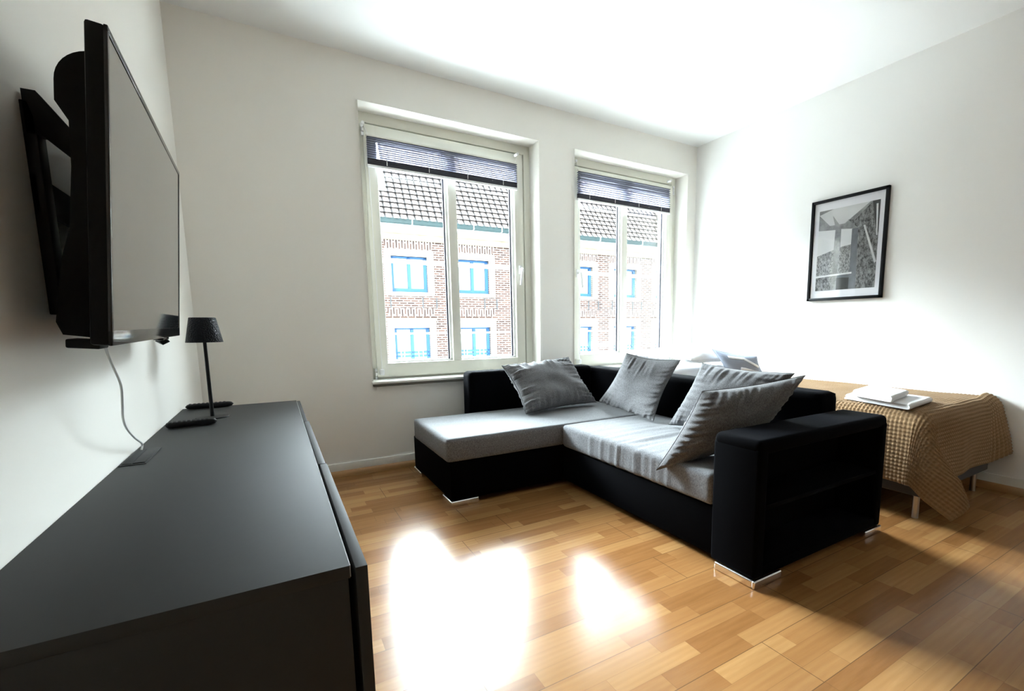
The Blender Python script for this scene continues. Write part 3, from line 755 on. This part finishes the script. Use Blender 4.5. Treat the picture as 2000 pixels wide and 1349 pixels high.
cc = [ray_at(1391, 682, 1, -.80), ray_at(1478, 696, 1, -1.05), ray_at(1500, 742, 1, -1.10), ray_at(1425, 742, 1, -.90)]
_n = ((cc[1] - cc[0]).cross(cc[3] - cc[0])).normalized(); SGN = 1 if (_n.dot(CAM - cc[0]) > 0) else -1
pillow('striped_cushion', cc, .085, MAT['bluegrey'], 'blue-grey cushion with broad white stripes lying on the bed', 'cushion', None, 51, .004, .06, decor=stripes)
# towels
def towel(name, quad, z0, h, label, layers=3, seed=0, lean=0.):
    c = [Vector((p[0], p[1], 0)) for p in quad]   # a b c d; fold edge runs along b-c
    ctr = sum(c, Vector()) / 4
    e = thing(name, label, 'towel', (ctr.x, ctr.y, z0), 'folded towels on the bed')
    # layers: slabs that share a rounded fold at the b-c side
    ly = h / layers
    bm = bmesh.new()
    def prof():   # closed outline in (u, height): fold at u=1
        out = []
        for k in range(9):
            a = -math.pi / 2 + math.pi * k / 8; out.append((1 - h * 1.2 + h * 1.2 * math.cos(a), h / 2 + h / 2 * math.sin(a)))
        for i in range(layers):
            zt = h - i * ly; u0 = .01 + .012 * ((i * 7 + seed) % 3)
            out.append((u0 + .008, zt - .0005)); out.append((u0, zt - ly * .5)); out.append((u0 + .008, zt - ly + .0005))
            if i < layers - 1: out.append((.05, zt - ly))
        return out
    pr = prof(); NV = 22; rings = []
    for j in range(NV + 1):
        v = j / NV; ring = []
        for (u, z) in pr:
            p = (c[0] * (1 - u) + c[1] * u) * (1 - v) + (c[3] * (1 - u) + c[2] * u) * v
            ed = min(v, 1 - v); sq = 1 if ed > .04 else .78 + .22 * (ed / .04)
            zz = z0 + h / 2 + (z - h / 2) * sq + .004 * noise.noise(Vector((u * 4, v * 4, seed))) * (z / h)
            p = Vector((p.x, p.y, zz)) + Vector((.003 * noise.noise(Vector((v * 9, z * 80, seed))), .004 * noise.noise(Vector((u * 7, z * 90, seed + 3))), 0))
            ring.append(bm.verts.new(p))
        rings.append(ring)
    n = len(pr)
    for a, b in zip(rings, rings[1:]):
        for k in range(n): bm.faces.new((a[k], a[(k + 1) % n], b[(k + 1) % n], b[k]))
    bmesh.ops.triangulate(bm, faces=[bm.faces.new(rings[0]), bm.faces.new(rings[-1][::-1])])
    obj('folded_cloth', bm, MAT['towel'], e, angle=50)
    return e
towel('folded_towel', [(3.179, -1.951), (3.085, -2.325), (3.43, -2.275), (3.56, -1.90)][0:1] + [(3.06, -2.33), (3.44, -2.285), (3.565, -1.885)], .558, .030, 'wide white towel lying flat on the brown blanket, lower of two', 3, 1)
towel('folded_towel', [(3.12, -2.02), (3.03, -2.26), (3.36, -2.20), (3.46, -1.96)], .589, .036, 'smaller thick white towel on top of the wider one', 2, 5)
# ------------------------------------------------------------------ framed picture
PF = thing('framed_picture', 'black framed monochrome picture with white mat on the right wall', 'picture', (W - .01, -1.467, 1.54))
py0, py1, pz0, pz1 = -1.2010, -1.7345, 1.170, 1.916
xw = W - .001; xf = W - .026; fw = .020
bm = bmesh.new()
for b in ((py0, py1, pz1 - fw, pz1), (py0, py1, pz0, pz0 + fw), (py0, py0 - fw, pz0, pz1), (py1, py1 + fw, pz0, pz1)): add_box(bm, xf, xw, b[0], b[1], b[2], b[3], .0015)
obj('frame', bm, MAT['frame'], PF)
bm = bmesh.new(); add_box(bm, W - .010, W - .004, py0 - .01, py1 + .01, pz0 + .01, pz1 - .01); obj('mat_board', bm, MAT['mat'], PF)
def print_mat():
    m = NB('monochrome_print'); m.bsdf(Roughness=.8); v = m.obj()
    n = m.noise(9, 6, v, .75); n2 = m.noise(60, 4, v, .8)
    r = m.n('ValToRGB'); r.color_ramp.elements[0].color = (.13, .13, .13, 1); r.color_ramp.elements[1].color = (.50, .50, .50, 1)
    r.color_ramp.elements[0].position = .3; r.color_ramp.elements[1].position = .7
    m.l(m.math('ADD', m.math('MULTIPLY', n, .8), m.math('MULTIPLY', n2, .2)), r.inputs[0]); m.l(r.outputs[0], m.b.inputs['Base Color']); return m.m
def grain_mat(name, a, b, sc, th=.5):
    m = NB(name); m.bsdf(Roughness=.8); v = m.obj(); mp = m.n('Mapping'); mp.inputs['Scale'].default_value = (1, 1, .55); mp.inputs['Rotation'].default_value = (.5, 0, 0); m.l(v, mp.inputs[0])
    n = m.noise(sc, 6, mp.outputs[0], .85); r = m.n('ValToRGB'); r.color_ramp.elements[0].position = th - .10; r.color_ramp.elements[1].position = th + .10
    r.color_ramp.elements[0].color = (*[a] * 3, 1); r.color_ramp.elements[1].color = (*[b] * 3, 1)
    m.l(n, r.inputs[0]); m.l(r.outputs[0], m.b.inputs['Base Color']); return m.m
# print area and shapes given in (a, b): a from the window side, b from the bottom
qa0, qa1, qb0, qb1 = -1.258, -1.680, 1.245, 1.838
pm = [print_mat(), simple('print_pale', (.72, .72, .72), .8, .25, 6), simple('print_light', (.85, .85, .85), .8, .12, 7), grain_mat('print_crowd', .02, .38, 55, .5), grain_mat('print_roofs', .08, .6, 110, .5), simple('print_dark', (.06, .06, .06), .8, .5, 30), simple('print_mid', (.17, .18, .20), .8, .4, 20)]
bm = bmesh.new(); lay = [0]
def poly(pts, mi, k):
    vs = [bm.verts.new((W - .0104 - .00012 * k, qa0 + (qa1 - qa0) * a, qb0 + (qb1 - qb0) * b)) for a, b in pts]
    f = bm.faces.new(vs); f.material_index = mi
poly([(0, 0), (1, 0), (1, 1), (0, 1)], 6, 0)
poly([(0, .70), (1, .62), (1, 1), (0, 1)], 0, 1)
poly([(0, .95), (.25, 1), (.85, 1), (.45, .80), (.2, .80)], 1, 2)
poly([(0, .44), (.30, .50), (.30, .74), (0, .76)], 2, 2)
poly([(.40, .52), (.60, .54), (.60, .72), (.40, .74)], 2, 2)
poly([(0, .18), (.30, .18), (.30, .50), (0, .44)], 4, 3)
poly([(.36, .18), (.62, .18), (.60, .54), (.40, .52)], 4, 3)
poly([(.27, .0), (.37, .0), (.40, .70), (.36, .80), (.24, .92), (.30, .76)], 0, 4)
poly([(.58, .0), (.70, .0), (.68, .72), (.58, .72)], 6, 4)
poly([(.70, .0), (1, .0), (1, .97), (.86, .98), (.62, .82), (.50, .84), (.68, .72)], 3, 5)
poly([(.88, 1), (1, 1), (1, .62), (.95, .70)], 5, 6)
poly([(.94, .96), (.97, .96), (.985, .60), (.97, .60)], 2, 7)
poly([(.76, .74), (.79, .74), (1, .30), (.97, .28)], 1, 7)
poly([(0, .0), (.27, .0), (.28, .17), (0, .17)], 3, 5); poly([(0, .165), (.62, .185), (.62, .205), (0, .19)], 2, 6); poly([(.37, .0), (.58, .0), (.58, .14), (.37, .15)], 5, 5)
obj('print', bm, pm, PF, smooth=False, recalc=False)
bm = bmesh.new(); add_box(bm, W - .0155, W - .0145, py0 - .015, py1 + .015, pz0 + .015, pz1 - .015); obj('glass', bm, MAT['picglass'], PF, smooth=False)
# ------------------------------------------------------------------ building across the street
AN = math.radians(4.0)
FB = thing('brick_building', 'brick building with blue windows and tiled roof across the street', 'building', (0, 12, -6))
FM = Matrix.Translation((0, 12, 0)) @ Matrix.Rotation(-AN, 4, 'Z')
def fo(name, bm, mat, parent=None, **k):
    o = obj(name, bm, mat, None, **k); o.matrix_world = FM
    p_ = parent or FB
    o.parent = p_
    if p_ is FB: o.matrix_parent_inverse = Matrix.Translation(FB.location).inverted()
    else: o.matrix_parent_inverse = FM.inverted()
    return o
U0, U1 = -3., 26.
wins = [(c, 0) for c in (2.10 - 2.03 * 1, 2.10, 4.14, 6.17, 8.20, 10.23, 12.26, 14.29, 16.32)]
HW, UT, UBm = .545, 3.19, 2.10
LT, LBm = 1.00, -1.0
# wall made of strips so that the windows are recessed openings
bm = bmesh.new(); centers = [c for c, _ in wins]
xsw = [U0]
for c in centers: xsw += [c - HW, c + HW]
xsw.append(U1)
for i in range(len(xsw) - 1):
    op = i % 2 == 1
    if not op: add_box(bm, xsw[i], xsw[i + 1], 0, .35, -6, 3.7)
    else:
        for z0, z1 in ((-6, LBm), (LT, UBm), (UT, 3.7)): add_box(bm, xsw[i], xsw[i + 1], 0, .35, z0, z1)
fo('brick_wall', bm, MAT['brick'], smooth=False)
bm = bmesh.new(); add_box(bm, U0, U1, -.10, .35, 3.66, 3.86, .02); add_box(bm, U0, U1, -.17, .35, 3.84, 4.02, .02); fo('cornice', bm, MAT['cornice'])
bm = bmesh.new(); add_box(bm, U0, U1, -.24, .30, 3.99, 4.08, .01); fo('fascia', bm, MAT['fascia'])
bm = bmesh.new(); add_box(bm, U0, U1, -.40, -.20, 4.085, 4.235, .02)
fo('gutter', bm, MAT['gutter'])
for k in range(30):
    u = U0 + .55 + k * .95
    if u < 2.5 or u > 16: continue
    bm = bmesh.new(); add_box(bm, u, u + .03, -.42, -.2, 4.08, 4.25); fo('gutter_bracket', bm, MAT['fascia'])
def fwin(c, z0, z1, kind):
    bm = bmesh.new(); t = .085
    add_box(bm, c - HW, c - HW + t, .12, .20, z0, z1); add_box(bm, c + HW - t, c + HW, .12, .20, z0, z1)
    add_box(bm, c - .04, c + .05, .12, .20, z0, z1); add_box(bm, c - HW, c + HW, .115, .20, z0, z0 + .12); add_box(bm, c - HW, c + HW, .12, .20, z1 - .05, z1)
    if kind == 'low':
        for dz in (.20, .08): add_box(bm, c - HW, c + HW, .12, .20, dz, dz + .05)
    fr = fo('window', bm, MAT['bluewood'], smooth=False)
    bm = bmesh.new(); add_box(bm, c - HW, c + HW, .21, .22, z0, z1); fo('curtain', bm, MAT['curtain'], fr, smooth=False)
    bm = bmesh.new(); add_box(bm, c - HW + .05, c + HW - .05, .165, .17, z0 + .05, z1 - .04); fo('pane', bm, MAT['glass'], fr, smooth=False)
    if kind == 'low':
        bm = bmesh.new()
        for k in range(4):
            x = c - .42 + k * .10 if k < 2 else c + .12 + (k - 2) * .14
            add_box(bm, x + .05, x + .075, .10, .12, z0, z1 - .1)
        fo('rail_bars', bm, MAT['pvcbright'], fr, smooth=False)
    # stone surround
    bm = bmesh.new(); sw = .20
    add_box(bm, c - HW - sw, c - HW, -.035, .12, z0 - .11, z1 + .20); add_box(bm, c + HW, c + HW + sw, -.035, .12, z0 - .11, z1 + .20)
    add_box(bm, c - HW, c + HW, -.035, .12, z1, z1 + .20); add_box(bm, c - HW - .02, c + HW + .02, -.06, .12, z0 - .12, z0)
    fo('stone_surround', bm, MAT['stone'], smooth=False)
    if kind == 'low':
        bm = bmesh.new(); add_box(bm, c - HW - sw - .03, c + HW + sw + .03, -.07, .0, z1 + .20, z1 + .30); fo('drip_moulding', bm, MAT['cornice'], smooth=False)
    # flat arch of upright bricks
    bm = bmesh.new(); zz = z1 + (.215 if kind == 'up' else .36); hh = .25
    prism(bm, [(c - HW - .12, -.006, zz), (c + HW + .12, -.006, zz), (c + HW + .22, -.006, zz + hh), (c - HW - .22, -.006, zz + hh)], (0, .01, 0))
    fo('brick_arch', bm, MAT['arch'], smooth=False)
for c in centers:
    if c < 1 or c > 15: continue
    fwin(c, UBm, UT, 'up'); fwin(c, LBm, LT, 'low')
# wall anchors
for c in centers:
    if c < 3 or c > 13: continue
    for dx in (-.62, .35, .78):
        bm = bmesh.new(); add_box(bm, c + dx, c + dx + .03, -.03, 0, 1.62, 1.95); fo('wall_anchor', bm, MAT['shutter'], smooth=False)
# roof: interlocking tiles as relief
def roof():
    bm = bmesh.new(); pitch = math.radians(52); a0, a1 = 2.6, 16.5; L = 4.6
    tw, tl = .215, .235
    nu = int((a1 - a0) / tw * 8); rows = int(L / tl); V = []
    for r in range(rows):
        for side in (0, 1):
            row = []
            for i in range(nu + 1):
                u = a0 + (a1 - a0) * i / nu
                ph = (u / tw + .0 * r) % 1
                wv = .045 * (1 - abs(2 * ph - 1) ** 1.3) if ph < 1 else 0
                d = (r + (0 if side == 0 else .985)) * tl - .055 * math.sin(math.pi * ph) * (1 if side == 0 else 1)
                off = (.045 if side == 0 else .0) + wv
                row.append(bm.verts.new((u, -.34 + d * math.cos(pitch) - off * math.sin(pitch), 4.20 + d * math.sin(pitch) + off * math.cos(pitch))))
            V.append(row)
    for a, b in zip(V, V[1:]):
        for i in range(nu):
            if V.index(a) > 9 and i < 38: continue
            f = bm.faces.new((a[i], a[i + 1], b[i + 1], b[i]))
            if V.index(a) % 2 == 1 or i % 8 in (0, 7): f.material_index = 1  # shadow lines between tiles painted black on the step and joint faces
    fo('tiled_roof', bm, [MAT['tile'], MAT['tilegap_shade']], smooth=False, recalc=False)
roof()
print('SCENE OK', len(bpy.data.objects))
